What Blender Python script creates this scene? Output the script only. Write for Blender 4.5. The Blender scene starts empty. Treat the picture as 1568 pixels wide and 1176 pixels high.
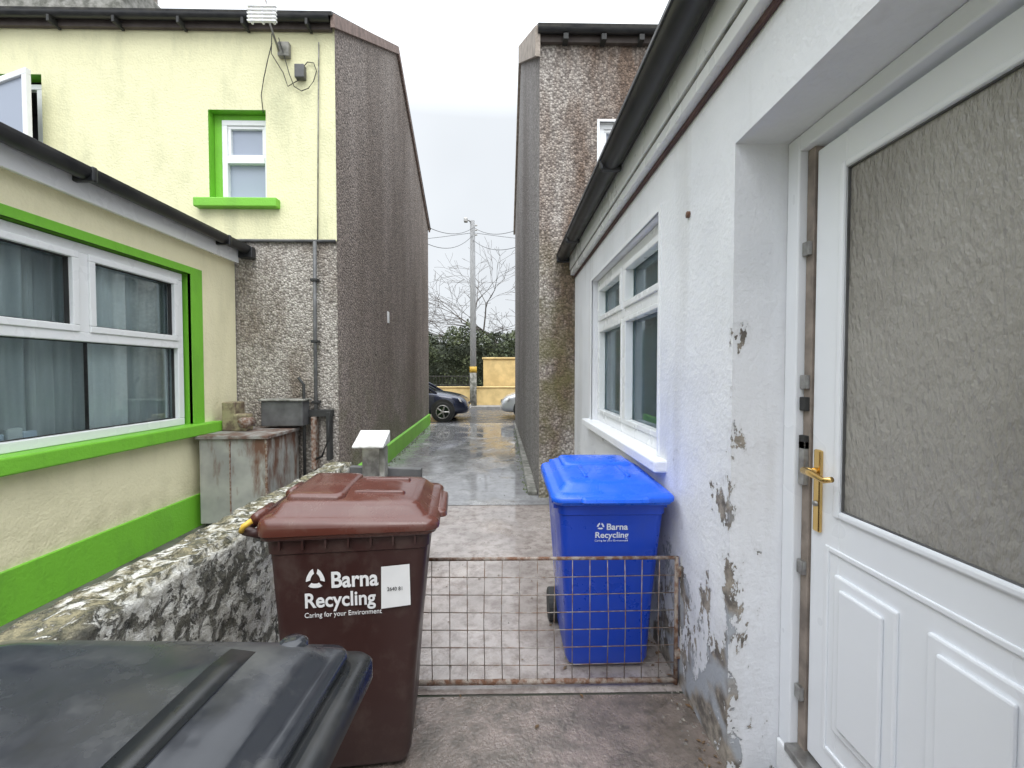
import bpy, bmesh, math, random
from mathutils import Vector, Matrix, noise
random.seed(7)
R=math.radians
scene=bpy.context.scene
scene.view_settings.view_transform='Standard'
scene.view_settings.look='None'
scene.view_settings.exposure=0

# ------------------------------------------------------------ node helpers
def nd(nt,t,ins=None,**props):
    n=nt.nodes.new(t)
    for k,v in props.items(): setattr(n,k,v)
    if ins:
        for k,v in ins.items():
            s=n.inputs[k]
            if isinstance(v,bpy.types.NodeSocket): nt.links.new(v,s)
            else: s.default_value=v
    return n
def c4(c): return (c[0],c[1],c[2],1.0)
def new_mat(name):
    m=bpy.data.materials.new(name); m.use_nodes=True
    nt=m.node_tree; b=nt.nodes['Principled BSDF']
    return m,nt,b
def coords(nt,stretch=(1,1,1)):
    tc=nd(nt,'ShaderNodeTexCoord')
    if stretch==(1,1,1): return tc.outputs['Object'],tc.outputs['Object']
    mp=nd(nt,'ShaderNodeMapping',{'Vector':tc.outputs['Object'],'Scale':stretch})
    return mp.outputs[0],tc.outputs['Object']
def noise_f(nt,vec,scale,detail=3,rough=.55,dist=0):
    return nd(nt,'ShaderNodeTexNoise',{'Vector':vec,'Scale':scale,'Detail':min(detail,5),'Roughness':rough,'Distortion':dist}).outputs['Fac']
def mrange(nt,val,a,b,c=0,d=1):
    return nd(nt,'ShaderNodeMapRange',{'Value':val,'From Min':a,'From Max':b,'To Min':c,'To Max':d}).outputs[0]
def mixc(nt,f,a,b,mode='MIX'):
    n=nt.nodes.new('ShaderNodeMix'); n.data_type='RGBA'; n.blend_type=mode
    for i,v in ((0,f),(6,a),(7,b)):
        s=n.inputs[i]
        if isinstance(v,bpy.types.NodeSocket): nt.links.new(v,s)
        else: s.default_value = v if i==0 else c4(v)
    return n.outputs[2]
def mth(nt,op,a,b=0.0,clamp=False):
    n=nt.nodes.new('ShaderNodeMath'); n.operation=op; n.use_clamp=clamp
    for i,v in ((0,a),(1,b)):
        if isinstance(v,bpy.types.NodeSocket): nt.links.new(v,n.inputs[i])
        else: n.inputs[i].default_value=v
    return n.outputs[0]
def setin(nt,b,k,v):
    s=b.inputs[k]
    if isinstance(v,bpy.types.NodeSocket): nt.links.new(v,s)
    else: s.default_value= c4(v) if (hasattr(v,'__len__') and len(v)==3) else v
def bump(nt,b,h,strength,dist=.01):
    bn=nd(nt,'ShaderNodeBump',{'Height':h,'Strength':strength,'Distance':dist})
    nt.links.new(bn.outputs[0],b.inputs['Normal'])

def simple(name,c1,c2=None,scale=6,rough=.5,bmp=0,bscale=60,metal=0,stretch=(1,1,1),lo=.35,hi=.65,rvar=0):
    m,nt,b=new_mat(name); v,o=coords(nt,stretch)
    c2=c2 or tuple(x*.8 for x in c1)
    nz=noise_f(nt,v,scale,3)
    f=mrange(nt,nz,lo,hi)
    setin(nt,b,'Base Color',mixc(nt,f,c1,c2))
    setin(nt,b,'Metallic',metal)
    if rvar: setin(nt,b,'Roughness',mrange(nt,nz,.3,.7,rough-rvar,rough+rvar))
    else: setin(nt,b,'Roughness',rough)
    if bmp: bump(nt,b,noise_f(nt,o,bscale,2),bmp,.01)
    return m

def roughcast(name,light,dark,stain,vscale=55,stain_lo=.45,stain_hi=.65,streak=(3,3,.35),moss=None,bst=.9):
    m,nt,b=new_mat(name); v,o=coords(nt)
    vor=nd(nt,'ShaderNodeTexVoronoi',{'Vector':o,'Scale':vscale,'Randomness':1.0})
    sep=nd(nt,'ShaderNodeSeparateColor',{'Color':vor.outputs['Color']})
    base=mixc(nt,mrange(nt,sep.outputs[0],.1,1.0),dark,light)
    gap=mrange(nt,vor.outputs['Distance'],.4,.85)
    base=mixc(nt,mth(nt,'MULTIPLY',gap,.6),base,tuple(x*.4 for x in dark))
    mp=nd(nt,'ShaderNodeMapping',{'Vector':o,'Scale':streak})
    st=mrange(nt,noise_f(nt,mp.outputs[0],1.0,5,.6),stain_lo,stain_hi)
    mul=mixc(nt,st,(1,1,1),stain)
    col=mixc(nt,1.0,base,mul,'MULTIPLY')
    if moss:
        sx=nd(nt,'ShaderNodeSeparateXYZ',{'Vector':o})
        mz=mrange(nt,sx.outputs[2],moss[1],moss[2])
        mk=mth(nt,'MULTIPLY',mz,mrange(nt,noise_f(nt,o,2.2,4),.4,.6),True)
        col=mixc(nt,mth(nt,'MULTIPLY',mk,.6),col,moss[0])
    setin(nt,b,'Base Color',col); setin(nt,b,'Roughness',.85)
    bump(nt,b,mth(nt,'SUBTRACT',1.0,vor.outputs['Distance']),bst,.015)
    return m

# ------------------------------------------------------------ materials
def painted(name,c,grime,rough=.75,gz=None,gs=2.0,bmp=.35,bs=45,amt=.6):
    m,nt,b=new_mat(name); v,o=coords(nt,(1.5,1.5,.5))
    g=mrange(nt,noise_f(nt,v,gs,5,.65),.48,.8)
    col=mixc(nt,mth(nt,'MULTIPLY',g,amt),c,grime)
    if gz:
        sx=nd(nt,'ShaderNodeSeparateXYZ',{'Vector':o})
        k=mth(nt,'MULTIPLY',mrange(nt,sx.outputs[2],gz[0],gz[1],1,0),mrange(nt,noise_f(nt,o,5,4),.3,.7),True)
        col=mixc(nt,mth(nt,'MULTIPLY',k,.7),col,grime)
    setin(nt,b,'Base Color',col); setin(nt,b,'Roughness',rough)
    h=mth(nt,'ADD',noise_f(nt,o,bs,3),mth(nt,'MULTIPLY',noise_f(nt,o,6,1),.8))
    bump(nt,b,h,bmp,.02)
    return m
M={}
M['yellow']=painted('pale_yellow_render',(.77,.74,.47),(.42,.43,.27),amt=.6)
M['yellow2']=painted('cream_yellow_render',(.88,.82,.56),(.5,.46,.28),gz=(.35,.7),amt=.35)
M['green']=painted('lime_green_paint',(.19,.52,.04),(.09,.2,.04),rough=.5,amt=.5,bmp=.2)
M['gable']=roughcast('gable_roughcast',(.47,.40,.355),(.19,.16,.14),(.55,.50,.46),vscale=42,streak=(1.0,.6,.16),stain_lo=.38,stain_hi=.66,moss=((.12,.12,.06),2.0,.5))
M['rear']=roughcast('rear_roughcast',(.60,.555,.50),(.28,.25,.22),(.48,.42,.37),vscale=46,streak=(2.2,2.2,.8),stain_lo=.45,stain_hi=.68)
M['rrear']=roughcast('right_roughcast',(.58,.53,.48),(.23,.20,.18),(.44,.34,.28),vscale=40,streak=(2.0,2.0,.45),stain_lo=.42,stain_hi=.62,moss=((.15,.14,.05),3.6,1.8))
M['rgable']=roughcast('right_gable_roughcast',(.48,.45,.43),(.21,.195,.185),(.60,.56,.53),vscale=42,streak=(1.0,.6,.16),stain_lo=.4,stain_hi=.7)
M['upvc']=simple('white_upvc',(.84,.85,.86),(.80,.81,.81),scale=3,rough=.28,rvar=.06)
M['upvc_door']=simple('white_door_upvc',(.81,.83,.87),(.79,.81,.85),scale=2,rough=.3,rvar=.05)
M['black_pl']=simple('black_gutter_plastic',(.014,.015,.018),(.03,.03,.031),scale=8,rough=.4,rvar=.1)
M['slate']=simple('roof_slates',(.06,.06,.065),(.12,.115,.105),scale=7,rough=.75,bmp=.5,bscale=14)
M['verge']=simple('verge_mortar',(.30,.22,.19),(.19,.14,.12),scale=9,rough=.9,bmp=.6,bscale=40)
M['verge2']=simple('pale_verge_mortar',(.50,.43,.37),(.28,.24,.2),scale=9,rough=.9,bmp=.6,bscale=40)
M['rust']=simple('rusted_steel',(.17,.085,.05),(.33,.28,.24),scale=28,rough=.8,bmp=.6,bscale=120,lo=.4,hi=.6)
M['wire']=simple('galvanised_wire',(.32,.29,.26),(.22,.14,.10),scale=22,rough=.5,metal=.4,lo=.42,hi=.6)
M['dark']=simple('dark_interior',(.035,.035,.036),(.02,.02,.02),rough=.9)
M['dim']=simple('dim_room',(.22,.22,.22),(.14,.14,.14),rough=.9)
M['concrete_cap']=simple('weathered_concrete',(.33,.32,.29),(.12,.12,.10),scale=8,rough=.85,bmp=.6,bscale=35)
M['brass']=simple('brass',(.85,.60,.24),(.75,.5,.18),rough=.22,metal=1)
M['brown_strip']=simple('brown_weather_strip',(.30,.25,.21),(.17,.14,.12),scale=12,rough=.6)
M['fascia_brown']=simple('dark_fascia_board',(.07,.055,.05),(.11,.09,.08),scale=6,rough=.7)
M['steel']=simple('steel_keep',(.45,.44,.42),(.25,.24,.23),scale=20,rough=.35,metal=.8)
M['cowl']=simple('pale_galvanised_cowl',(.66,.66,.64),(.42,.41,.38),scale=14,rough=.5,lo=.45,hi=.7)
M['rubber']=simple('black_rubber',(.02,.02,.02),(.035,.035,.033),rough=.7)
M['asphalt']=simple('asphalt',(.10,.10,.105),(.065,.065,.07),scale=3,rough=.3,bmp=.3,bscale=120,rvar=.15)
M['ground']=simple('ground_soil',(.07,.065,.055),(.04,.045,.03),scale=4,rough=.9,bmp=.5,bscale=20)
M['yard']=simple('yard_concrete',(.15,.145,.125),(.06,.06,.045),scale=4,rough=.6,bmp=.5,bscale=30,rvar=.2)
M['ywall']=simple('ochre_wall_paint',(.78,.58,.27),(.60,.44,.20),scale=3,rough=.85,bmp=.3,bscale=30)
M['kerb']=simple('kerb_concrete',(.32,.31,.29),(.22,.21,.2),rough=.8,bmp=.4)
M['pole']=simple('weathered_timber_pole',(.32,.32,.32),(.22,.22,.22),scale=9,rough=.85,stretch=(6,6,.6),bmp=.4)
M['bark']=simple('bark',(.13,.11,.10),(.08,.07,.06),scale=8,rough=.9)
M['wred']=simple('white_label',(.82,.82,.82),(.75,.75,.75),rough=.45)
M['blue_label']=simple('pale_label',(.75,.80,.9),(.68,.74,.85),rough=.45)
M['grey_box']=simple('grey_plastic_box',(.13,.13,.13),(.07,.07,.07),rough=.5)
M['yplastic']=simple('yellow_plastic',(.65,.42,.05),(.5,.3,.04),rough=.5)
M['brownline']=simple('brown_bead',(.10,.045,.04),(.06,.03,.03),rough=.6)
M['insul']=simple('porcelain',(.5,.48,.45),rough=.3)
M['litter']=simple('leaf_litter',(.16,.09,.04),(.07,.05,.03),scale=30,rough=.8)
M['stone']=simple('grit',(.30,.27,.23),(.12,.11,.10),scale=30,rough=.8)

def leafmat(name,a,b_,s):
    m,nt,b=new_mat(name); v,o=coords(nt)
    f=mrange(nt,noise_f(nt,o,s,2),.35,.65)
    setin(nt,b,'Base Color',mixc(nt,f,a,b_)); setin(nt,b,'Roughness',.7); return m
M['leaf']=leafmat('hedge_leaves',(.05,.07,.032),(.12,.14,.07),1.1)
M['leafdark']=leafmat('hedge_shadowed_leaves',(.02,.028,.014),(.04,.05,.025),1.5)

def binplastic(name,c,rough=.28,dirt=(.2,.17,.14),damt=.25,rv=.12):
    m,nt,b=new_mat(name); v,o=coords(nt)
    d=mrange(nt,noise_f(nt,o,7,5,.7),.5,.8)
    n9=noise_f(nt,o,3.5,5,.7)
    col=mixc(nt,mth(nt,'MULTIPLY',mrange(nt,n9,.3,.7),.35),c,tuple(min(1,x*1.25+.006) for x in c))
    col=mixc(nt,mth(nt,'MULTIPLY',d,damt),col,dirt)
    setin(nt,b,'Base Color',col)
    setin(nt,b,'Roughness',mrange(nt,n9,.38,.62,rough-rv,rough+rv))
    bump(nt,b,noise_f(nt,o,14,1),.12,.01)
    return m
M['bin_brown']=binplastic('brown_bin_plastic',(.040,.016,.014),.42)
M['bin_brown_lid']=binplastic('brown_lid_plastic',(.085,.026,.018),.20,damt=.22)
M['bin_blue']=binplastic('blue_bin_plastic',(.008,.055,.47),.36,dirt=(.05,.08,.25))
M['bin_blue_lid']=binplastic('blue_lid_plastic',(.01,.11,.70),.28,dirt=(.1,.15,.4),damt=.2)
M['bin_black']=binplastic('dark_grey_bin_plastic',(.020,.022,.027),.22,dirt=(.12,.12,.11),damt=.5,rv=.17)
M['bin_black2']=binplastic('black_bin_trim',(.008,.009,.010),.35,damt=.1)

def glass(name,tint=(.9,.95,.95),refl=.10):
    m=bpy.data.materials.new(name); m.use_nodes=True; nt=m.node_tree; nt.nodes.clear()
    out=nd(nt,'ShaderNodeOutputMaterial')
    tr=nd(nt,'ShaderNodeBsdfTransparent',{'Color':c4(tint)})
    gl=nd(nt,'ShaderNodeBsdfGlossy',{'Color':(.9,.95,1,1),'Roughness':.02})
    lw=nd(nt,'ShaderNodeLayerWeight',{'Blend':.2})
    f=mrange(nt,lw.outputs['Fresnel'],0,1,refl*.5,.9)
    mx=nd(nt,'ShaderNodeMixShader',{0:f,1:tr.outputs[0],2:gl.outputs[0]})
    nt.links.new(mx.outputs[0],out.inputs[0]); return m
M['glass']=glass('window_glass')
M['carglass']=simple('car_glass',(.012,.014,.016),rough=.05)
m,nt,b=new_mat('frosted_window_pane'); v,o=coords(nt)
setin(nt,b,'Base Color',(.33,.37,.45)); setin(nt,b,'Roughness',.3); M['frostpane']=m
m,nt,b=new_mat('obscured_door_glass'); v,o=coords(nt,(1,1,.4))
f=mrange(nt,noise_f(nt,o,1.3,2),.35,.65)
setin(nt,b,'Base Color',mixc(nt,f,(.33,.315,.29),(.20,.185,.165)))
setin(nt,b,'Roughness',.18)
h=mth(nt,'ADD',noise_f(nt,v,85,2,.6),mth(nt,'MULTIPLY',noise_f(nt,v,30,1),.9))
bump(nt,b,h,.9,.010); M['doorglass']=m
def curtain(name,a,b2):
    m,nt,b=new_mat(name); v,o=coords(nt,(1,1,.1))
    setin(nt,b,'Base Color',mixc(nt,mrange(nt,noise_f(nt,v,9,2),.3,.7),a,b2)); setin(nt,b,'Roughness',.9); return m
M['curt']=curtain('grey_curtain',(.70,.71,.71),(.42,.44,.45))
M['curtw']=curtain('white_curtain',(.88,.88,.88),(.8,.8,.8))
M['net']=curtain('net_curtain',(.82,.90,.90),(.64,.73,.74))

# white peeling wall
def peeling(name,mode='wall'):
    m,nt,b=new_mat(name); v,o=coords(nt,(1.0,1.0,.6))
    sx=nd(nt,'ShaderNodeSeparateXYZ',{'Vector':o})
    z=sx.outputs[2]; y=sx.outputs[1]; x=sx.outputs[0]
    nn=noise_f(nt,v,9,5,.72,.3)
    big=mrange(nt,noise_f(nt,o,2.6,2),.35,.65,-.06,.06)
    nn=mth(nt,'ADD',nn,big)
    hi_=mrange(nt,z,1.55,1.9,0,-.14)
    if mode=='wall':
        az=mrange(nt,z,0.15,1.3,.115,-.07)
        low=mrange(nt,z,.0,.25,.07,0)
        ay=mrange(nt,y,1.6,2.7,.045,-.08)
        edge=mrange(nt,mth(nt,'ABSOLUTE',mth(nt,'SUBTRACT',y,1.64)),0,.045,.10,0)
        edge=mth(nt,'MULTIPLY',edge,mrange(nt,z,1.75,2.0,1,0))
        t=mth(nt,'ADD',mth(nt,'ADD',nn,az),mth(nt,'ADD',mth(nt,'ADD',ay,edge),low))
    else:
        edge=mrange(nt,x,.87,1.0,.12,-.09)
        edge=mth(nt,'MULTIPLY',edge,mrange(nt,z,.9,1.9,1,.3))
        low=mth(nt,'ADD',mrange(nt,z,.0,.9,.10,-.02),mrange(nt,y,1.7,1.8,0,-.5))
        t=mth(nt,'ADD',nn,mth(nt,'ADD',edge,low))
    t=mth(nt,'ADD',t,hi_)
    mask=mrange(nt,t,.618,.630)
    halo=mrange(nt,t,.54,.62)
    wht=mixc(nt,mth(nt,'MULTIPLY',mrange(nt,noise_f(nt,o,1.4,4),.4,.72),.5),(.81,.82,.85),(.62,.64,.68))
    mp=nd(nt,'ShaderNodeMapping',{'Vector':o,'Scale':(3,3,.3)})
    wht=mixc(nt,mth(nt,'MULTIPLY',mrange(nt,noise_f(nt,mp.outputs[0],1.5,4),.52,.78),.5),wht,(.5,.49,.47))
    wht=mixc(nt,mth(nt,'MULTIPLY',halo,.25),wht,(.5,.49,.48))
    n14=noise_f(nt,o,18,5,.65)
    und=mixc(nt,mrange(nt,n14,.38,.62),(.38,.335,.28),(.13,.115,.10))
    und=mixc(nt,mrange(nt,noise_f(nt,o,5,2),.52,.60),und,(.38,.40,.43))
    setin(nt,b,'Base Color',mixc(nt,mask,wht,und)); setin(nt,b,'Roughness',.7)
    h=mth(nt,'ADD',mth(nt,'MULTIPLY',mask,-.7),mth(nt,'ADD',mth(nt,'MULTIPLY',noise_f(nt,o,5,1),.6),mth(nt,'MULTIPLY',noise_f(nt,o,50,2),.25)))
    bump(nt,b,h,.7,.02)
    return m
M['white']=peeling('peeling_white_paint')
M['reveal']=peeling('peeling_white_reveal','rev')
M['white_clean']=painted('white_painted_reveal',(.82,.83,.85),(.5,.5,.5),amt=.2,bmp=.25)

# whitewashed boundary wall
m,nt,b=new_mat('mouldy_whitewash'); v,o=coords(nt)
n1=noise_f(nt,o,15,5,.75,.5); n2=noise_f(nt,o,3.2,2)
t=mth(nt,'ADD',n1,mth(nt,'MULTIPLY',n2,.35))
mask=mrange(nt,t,.665,.72)
n16=noise_f(nt,o,26,5,.7)
whc=mixc(nt,mrange(nt,n16,.38,.62),(.76,.75,.70),(.46,.44,.38))
dk=mixc(nt,mrange(nt,n16,.35,.65),(.05,.05,.045),(.20,.19,.15))
col=mixc(nt,mask,whc,dk)
geo=nd(nt,'ShaderNodeNewGeometry'); sn=nd(nt,'ShaderNodeSeparateXYZ',{'Vector':geo.outputs['Normal']})
up=mth(nt,'MULTIPLY',mrange(nt,sn.outputs[2],.5,.9),mrange(nt,n1,.38,.5,.0,1),True)
col=mixc(nt,up,col,mixc(nt,mrange(nt,n16,.4,.6),(.07,.07,.045),(.25,.22,.13)))
setin(nt,b,'Base Color',col); setin(nt,b,'Roughness',.9)
bump(nt,b,mth(nt,'ADD',mth(nt,'MULTIPLY',mask,-.5),n16),1.0,.025); M['whitewash']=m

# wet concrete
def wet(name,c1,c2,c3,wlo,whi,rwet=.05,wsc=1.15,bm=.5):
    m,nt,b=new_mat(name); v,o=coords(nt)
    n1=mrange(nt,noise_f(nt,o,2.3,5,.65),.38,.62)
    n11=noise_f(nt,o,11,5,.7)
    n2=mrange(nt,n11,.45,.65)
    col=mixc(nt,n1,c1,c2); col=mixc(nt,mth(nt,'MULTIPLY',n2,.7),col,c3)
    w=mrange(nt,noise_f(nt,o,wsc,4,.6,.2),wlo,whi)
    col=mixc(nt,mth(nt,'MULTIPLY',w,.25),col,tuple(x*.45 for x in c1))
    setin(nt,b,'Base Color',col)
    rr=mrange(nt,n11,.3,.7,.20,.42)
    mx=nd(nt,'ShaderNodeMix',{0:w,2:rr,3:rwet}); setin(nt,b,'Roughness',mx.outputs[0])
    h=mth(nt,'MULTIPLY',mth(nt,'ADD',noise_f(nt,o,60,3),mth(nt,'MULTIPLY',n11,.8)),mrange(nt,w,0,1,1,.04))
    bump(nt,b,h,bm,.012)
    setin(nt,b,'Specular IOR Level',.9)
    return m
M['wetfar']=wet('wet_concrete_path',(.38,.38,.385),(.25,.25,.26),(.14,.14,.14),.34,.50,.04,1.15,.4)
M['wetmid']=wet('wet_stained_concrete',(.44,.39,.36),(.29,.255,.235),(.15,.11,.095),.38,.54,.05,1.0,.4)
M['wetnear']=wet('damp_brown_concrete',(.24,.19,.165),(.145,.12,.10),(.06,.052,.04),.56,.73,.10,1.8)

m,nt,b=new_mat('rusted_cabinet_paint'); v,o=coords(nt,(1.2,1.2,.35))
sx=nd(nt,'ShaderNodeSeparateXYZ',{'Vector':o})
k=mth(nt,'ADD',noise_f(nt,v,6,5,.65),mrange(nt,sx.outputs[2],.7,.97,0,.14))
k=mth(nt,'ADD',k,mrange(nt,sx.outputs[0],-2.70,-2.35,0,.13))
mk=mrange(nt,k,.56,.74)
setin(nt,b,'Base Color',mixc(nt,mk,mixc(nt,mrange(nt,noise_f(nt,o,4,3),.35,.65),(.38,.38,.35),(.26,.265,.25)),(.14,.07,.045)))
setin(nt,b,'Roughness',.6); M['cab']=m
M['cabtop']=simple('rusty_cabinet_lid',(.14,.085,.065),(.28,.27,.25),scale=9,rough=.7,lo=.4,hi=.6)
M['oldyellow']=simple('faded_yellow_metal',(.33,.29,.17),(.14,.10,.07),scale=12,rough=.7,lo=.4,hi=.62)

# ------------------------------------------------------------ geometry helpers
def root(name,loc=(0,0,0),rotz=0):
    e=bpy.data.objects.new(name,None); e.location=loc; e.rotation_euler=(0,0,rotz)
    e.empty_display_size=.1
    scene.collection.objects.link(e); return e
def mesh(name,verts,faces,mat,parent=None,smooth=False,bevel=0,mats=None,midx=None,segs=2):
    me=bpy.data.meshes.new(name); me.from_pydata([tuple(v) for v in verts],[],faces)
    bm=bmesh.new(); bm.from_mesh(me); bmesh.ops.recalc_face_normals(bm,faces=bm.faces); bm.to_mesh(me); bm.free()
    o=bpy.data.objects.new(name,me); scene.collection.objects.link(o)
    for mm in (mats or [mat]): me.materials.append(mm)
    if midx:
        for p,i in zip(me.polygons,midx): p.material_index=i
    if smooth:
        for p in me.polygons: p.use_smooth=True
    if bevel:
        bv=o.modifiers.new('bevel','BEVEL'); bv.width=bevel; bv.segments=segs; bv.limit_method='ANGLE'; bv.angle_limit=R(40)
    if parent: o.parent=parent
    return o
BF=[(0,1,3,2),(4,6,7,5),(0,4,5,1),(2,3,7,6),(0,2,6,4),(1,5,7,3)]
def box(name,x0,x1,y0,y1,z0,z1,mat,parent=None,bevel=.004):
    vs=[(x,y,z) for x in (x0,x1) for y in (y0,y1) for z in (z0,z1)]
    return mesh(name,vs,BF,mat,parent,bevel=bevel)
def boxm(name,f,u0,u1,v0,v1,d0,d1,mat,parent=None,bevel=.004):
    vs=[f(u,v,d) for u in (u0,u1) for v in (v0,v1) for d in (d0,d1)]
    return mesh(name,vs,BF,mat,parent,bevel=bevel)
def wall(name,f,u0,u1,v0,v1,holes,mat,revmat,depth,parent,step=None):
    us={u0,u1}; vs={v0,v1}
    for h in holes: us|={h[0],h[1]}; vs|={h[2],h[3]}
    us=sorted(us); vs=sorted(vs)
    V=[];F=[];I=[]
    def q(pts,i):
        n=len(V); V.extend(pts); F.append((n,n+1,n+2,n+3)); I.append(i)
    for a,bq in zip(us,us[1:]):
        for c,d in zip(vs,vs[1:]):
            mu=(a+bq)/2; mv=(c+d)/2
            if any(h[0]<mu<h[1] and h[2]<mv<h[3] for h in holes): continue
            q([f(a,c,0),f(bq,c,0),f(bq,d,0),f(a,d,0)],0)
    for h in holes:
        a,bq,c,d=h[:4]; D=h[4] if len(h)>4 else depth
        q([f(a,c,0),f(a,d,0),f(a,d,D),f(a,c,D)],1)
        q([f(bq,c,0),f(bq,d,0),f(bq,d,D),f(bq,c,D)],1)
        q([f(a,d,0),f(bq,d,0),f(bq,d,D),f(a,d,D)],1)
        q([f(a,c,0),f(bq,c,0),f(bq,c,D),f(a,c,D)],1)
    return mesh(name,V,F,None,parent,mats=[mat,revmat],midx=I)
def room(name,f,u0,u1,v0,v1,d0,d1,mat,parent):
    P=[f(u,v,d) for u in (u0,u1) for v in (v0,v1) for d in (d0,d1)]
    return mesh(name,P,[(0,1,3,2),(4,5,7,6),(0,1,5,4),(2,3,7,6),(1,3,7,5)],mat,parent)
def frame(name,f,u0,u1,v0,v1,d0,d1,w,mat,parent,bevel=.006):
    boxm(name+'_bottom',f,u0,u1,v0,v0+w,d0,d1,mat,parent,bevel)
    boxm(name+'_top',f,u0,u1,v1-w,v1,d0,d1,mat,parent,bevel)
    boxm(name+'_side_a',f,u0,u0+w,v0+w,v1-w,d0,d1,mat,parent,bevel)
    boxm(name+'_side_b',f,u1-w,u1,v0+w,v1-w,d0,d1,mat,parent,bevel)
def tubegeo(pts,rads,n=8):
    V=[];F=[]
    pts=[Vector(p) for p in pts]
    for i,p in enumerate(pts):
        if i==0: t=pts[1]-p
        elif i==len(pts)-1: t=p-pts[i-1]
        else: t=pts[i+1]-pts[i-1]
        t.normalize()
        a=Vector((0,0,1)) if abs(t.z)<.9 else Vector((1,0,0))
        s=t.cross(a).normalized(); u=s.cross(t)
        r=rads[i] if hasattr(rads,'__len__') else rads
        for k in range(n):
            an=2*math.pi*k/n
            V.append(p+s*math.cos(an)*r+u*math.sin(an)*r)
    for i in range(len(pts)-1):
        for k in range(n):
            a=i*n+k; b2=i*n+(k+1)%n
            F.append((a,b2,b2+n,a+n))
    F.append(tuple(range(n))[::-1]); F.append(tuple(range((len(pts)-1)*n,len(pts)*n)))
    return V,F
def tube(name,pts,r,mat,parent=None,n=8):
    V,F=tubegeo(pts,r,n); return mesh(name,V,F,mat,parent,smooth=True)
def join(parts):
    V=[];F=[]
    for v,f in parts:
        o=len(V); V+=list(v); F+=[tuple(i+o for i in q) for q in f]
    return V,F
def curtain_mesh(name,f,u0,u1,v0,v1,d,amp,waves,mat,parent):
    n=int((u1-u0)*90); V=[];F=[]
    for i in range(n+1):
        u=u0+(u1-u0)*i/n
        dd=d+amp*(math.sin(u*waves)+.5*math.sin(u*waves*2.3+1))
        V.append(f(u,v0,dd)); V.append(f(u,v1,dd))
    for i in range(n): F.append((2*i,2*i+1,2*i+3,2*i+2))
    return mesh(name,V,F,mat,parent,smooth=True)

# ------------------------------------------------------------ ground
def sheet(name,x0,x1,y0,y1,z,mat,n=1):
    return mesh(name,[(x0,y0,z),(x1,y0,z),(x1,y1,z),(x0,y1,z)],[(0,1,2,3)],mat)
sheet('ground',-400,400,-300,500,0,M['ground'])
pa=root('concrete_path')
for nm,y0,y1,k in (('path_near',-4,2.03,'wetnear'),('path_middle',2.045,5.0,'wetmid'),('path_far',5.02,13.2,'wetfar')):
    o=sheet(nm,-2.4 if y0>3 else -1.2,.95,y0,y1,.004,M[k]); o.parent=pa
sheet('yard_ground',-3.2,-1.21,-4,5.04,.004,M['yard'])
sheet('road',-60,60,13.22,18.2,.004,M['asphalt'])
box('pavement',-60,60,18.2,20.0,-.1,.12,M['kerb'],bevel=.02)
box('drain_kerb',.30,.42,5.4,13.0,.0,.055,M['concrete_cap'],bevel=.015)

# ------------------------------------------------------------ LEFT HOUSE
LH=root('yellow_house')
fr=lambda u,v,d:(u,5.05+d,v)
ZY=3.07
w1=(-3.37,-2.72,3.53,4.55,.14)
w2=(-6.3,-5.22,3.75,4.92,.14)
ET=5.52
wall('rear_wall_upper',fr,-12,-1.93,ZY,ET,[w1,w2],M['yellow'],M['green'],.14,LH)
fr2=lambda u,v,d:(u,5.065+d,v)
wall('rear_wall_lower',fr2,-12,-1.93,0,ZY,[],M['rear'],M['rear'],.1,LH)
mesh('gable_wall',[(-1.93,5.05,0),(-2.25,12.9,0),(-2.25,12.9,5.9),(-2.09,8.6,7.82),(-1.93,5.05,ET)],[(0,1,2,3,4)],M['gable'],LH)
mesh('front_wall',[(-2.25,12.9,0),(-12,12.9,0),(-12,12.9,5.9),(-2.25,12.9,5.9)],[(0,1,2,3)],M['yellow2'],LH)
mesh('far_gable_wall',[(-12,5.05,0),(-12,12.9,0),(-12,12.9,5.9),(-12,8.6,7.82),(-12,5.05,ET)],[(0,1,2,3,4)],M['gable'],LH)
def gx(y): return -1.93-(y-5.05)*.32/7.85
mesh('gable_plinth',[(gx(5.3),5.3,0),(gx(5.3)+.04,5.3,0),(gx(5.3)+.04,5.3,.30),(gx(5.3),5.3,.32),
   (gx(12.9),12.9,0),(gx(12.9)+.04,12.9,0),(gx(12.9)+.04,12.9,.30),(gx(12.9),12.9,.32)],
   [(0,1,2,3),(4,5,6,7),(0,1,5,4),(1,2,6,5),(2,3,7,6)],M['green'],LH,bevel=.006)
def slab(name,p,th,mat,par):
    V=[Vector(q) for q in p]; n=(V[1]-V[0]).cross(V[2]-V[0]).normalized()
    if n.z<0: n=-n
    W=V+[v+n*th for v in V]
    return mesh(name,W,[(0,1,2,3),(4,5,6,7),(0,1,5,4),(1,2,6,5),(2,3,7,6),(3,0,4,7)],mat,par)
slab('roof_rear',[(-12.2,4.90,5.50),(-1.90,4.90,5.50),(-2.05,8.6,7.84),(-12.2,8.6,7.84)],.035,M['slate'],LH)
slab('roof_front',[(-12.2,13.1,5.82),(-2.20,13.1,5.82),(-2.05,8.6,7.84),(-12.2,8.6,7.84)],.05,M['slate'],LH)
def vergestrip(name,a,b_,w,h,mat,par,side=1):
    V=[]
    for p in (a,b_):
        V+=[(p[0],p[1],p[2]-h),(p[0]+w*side,p[1],p[2]-h),(p[0]+w*side,p[1],p[2]),(p[0],p[1],p[2])]
    mesh(name,V,[(0,1,2,3),(4,5,6,7),(0,1,5,4),(1,2,6,5),(2,3,7,6),(3,0,4,7)],mat,par,bevel=.005)
vergestrip('verge_rear',(-1.93,4.93,5.54),(-2.09,8.6,7.90),.045,.15,M['verge'],LH)
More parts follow.
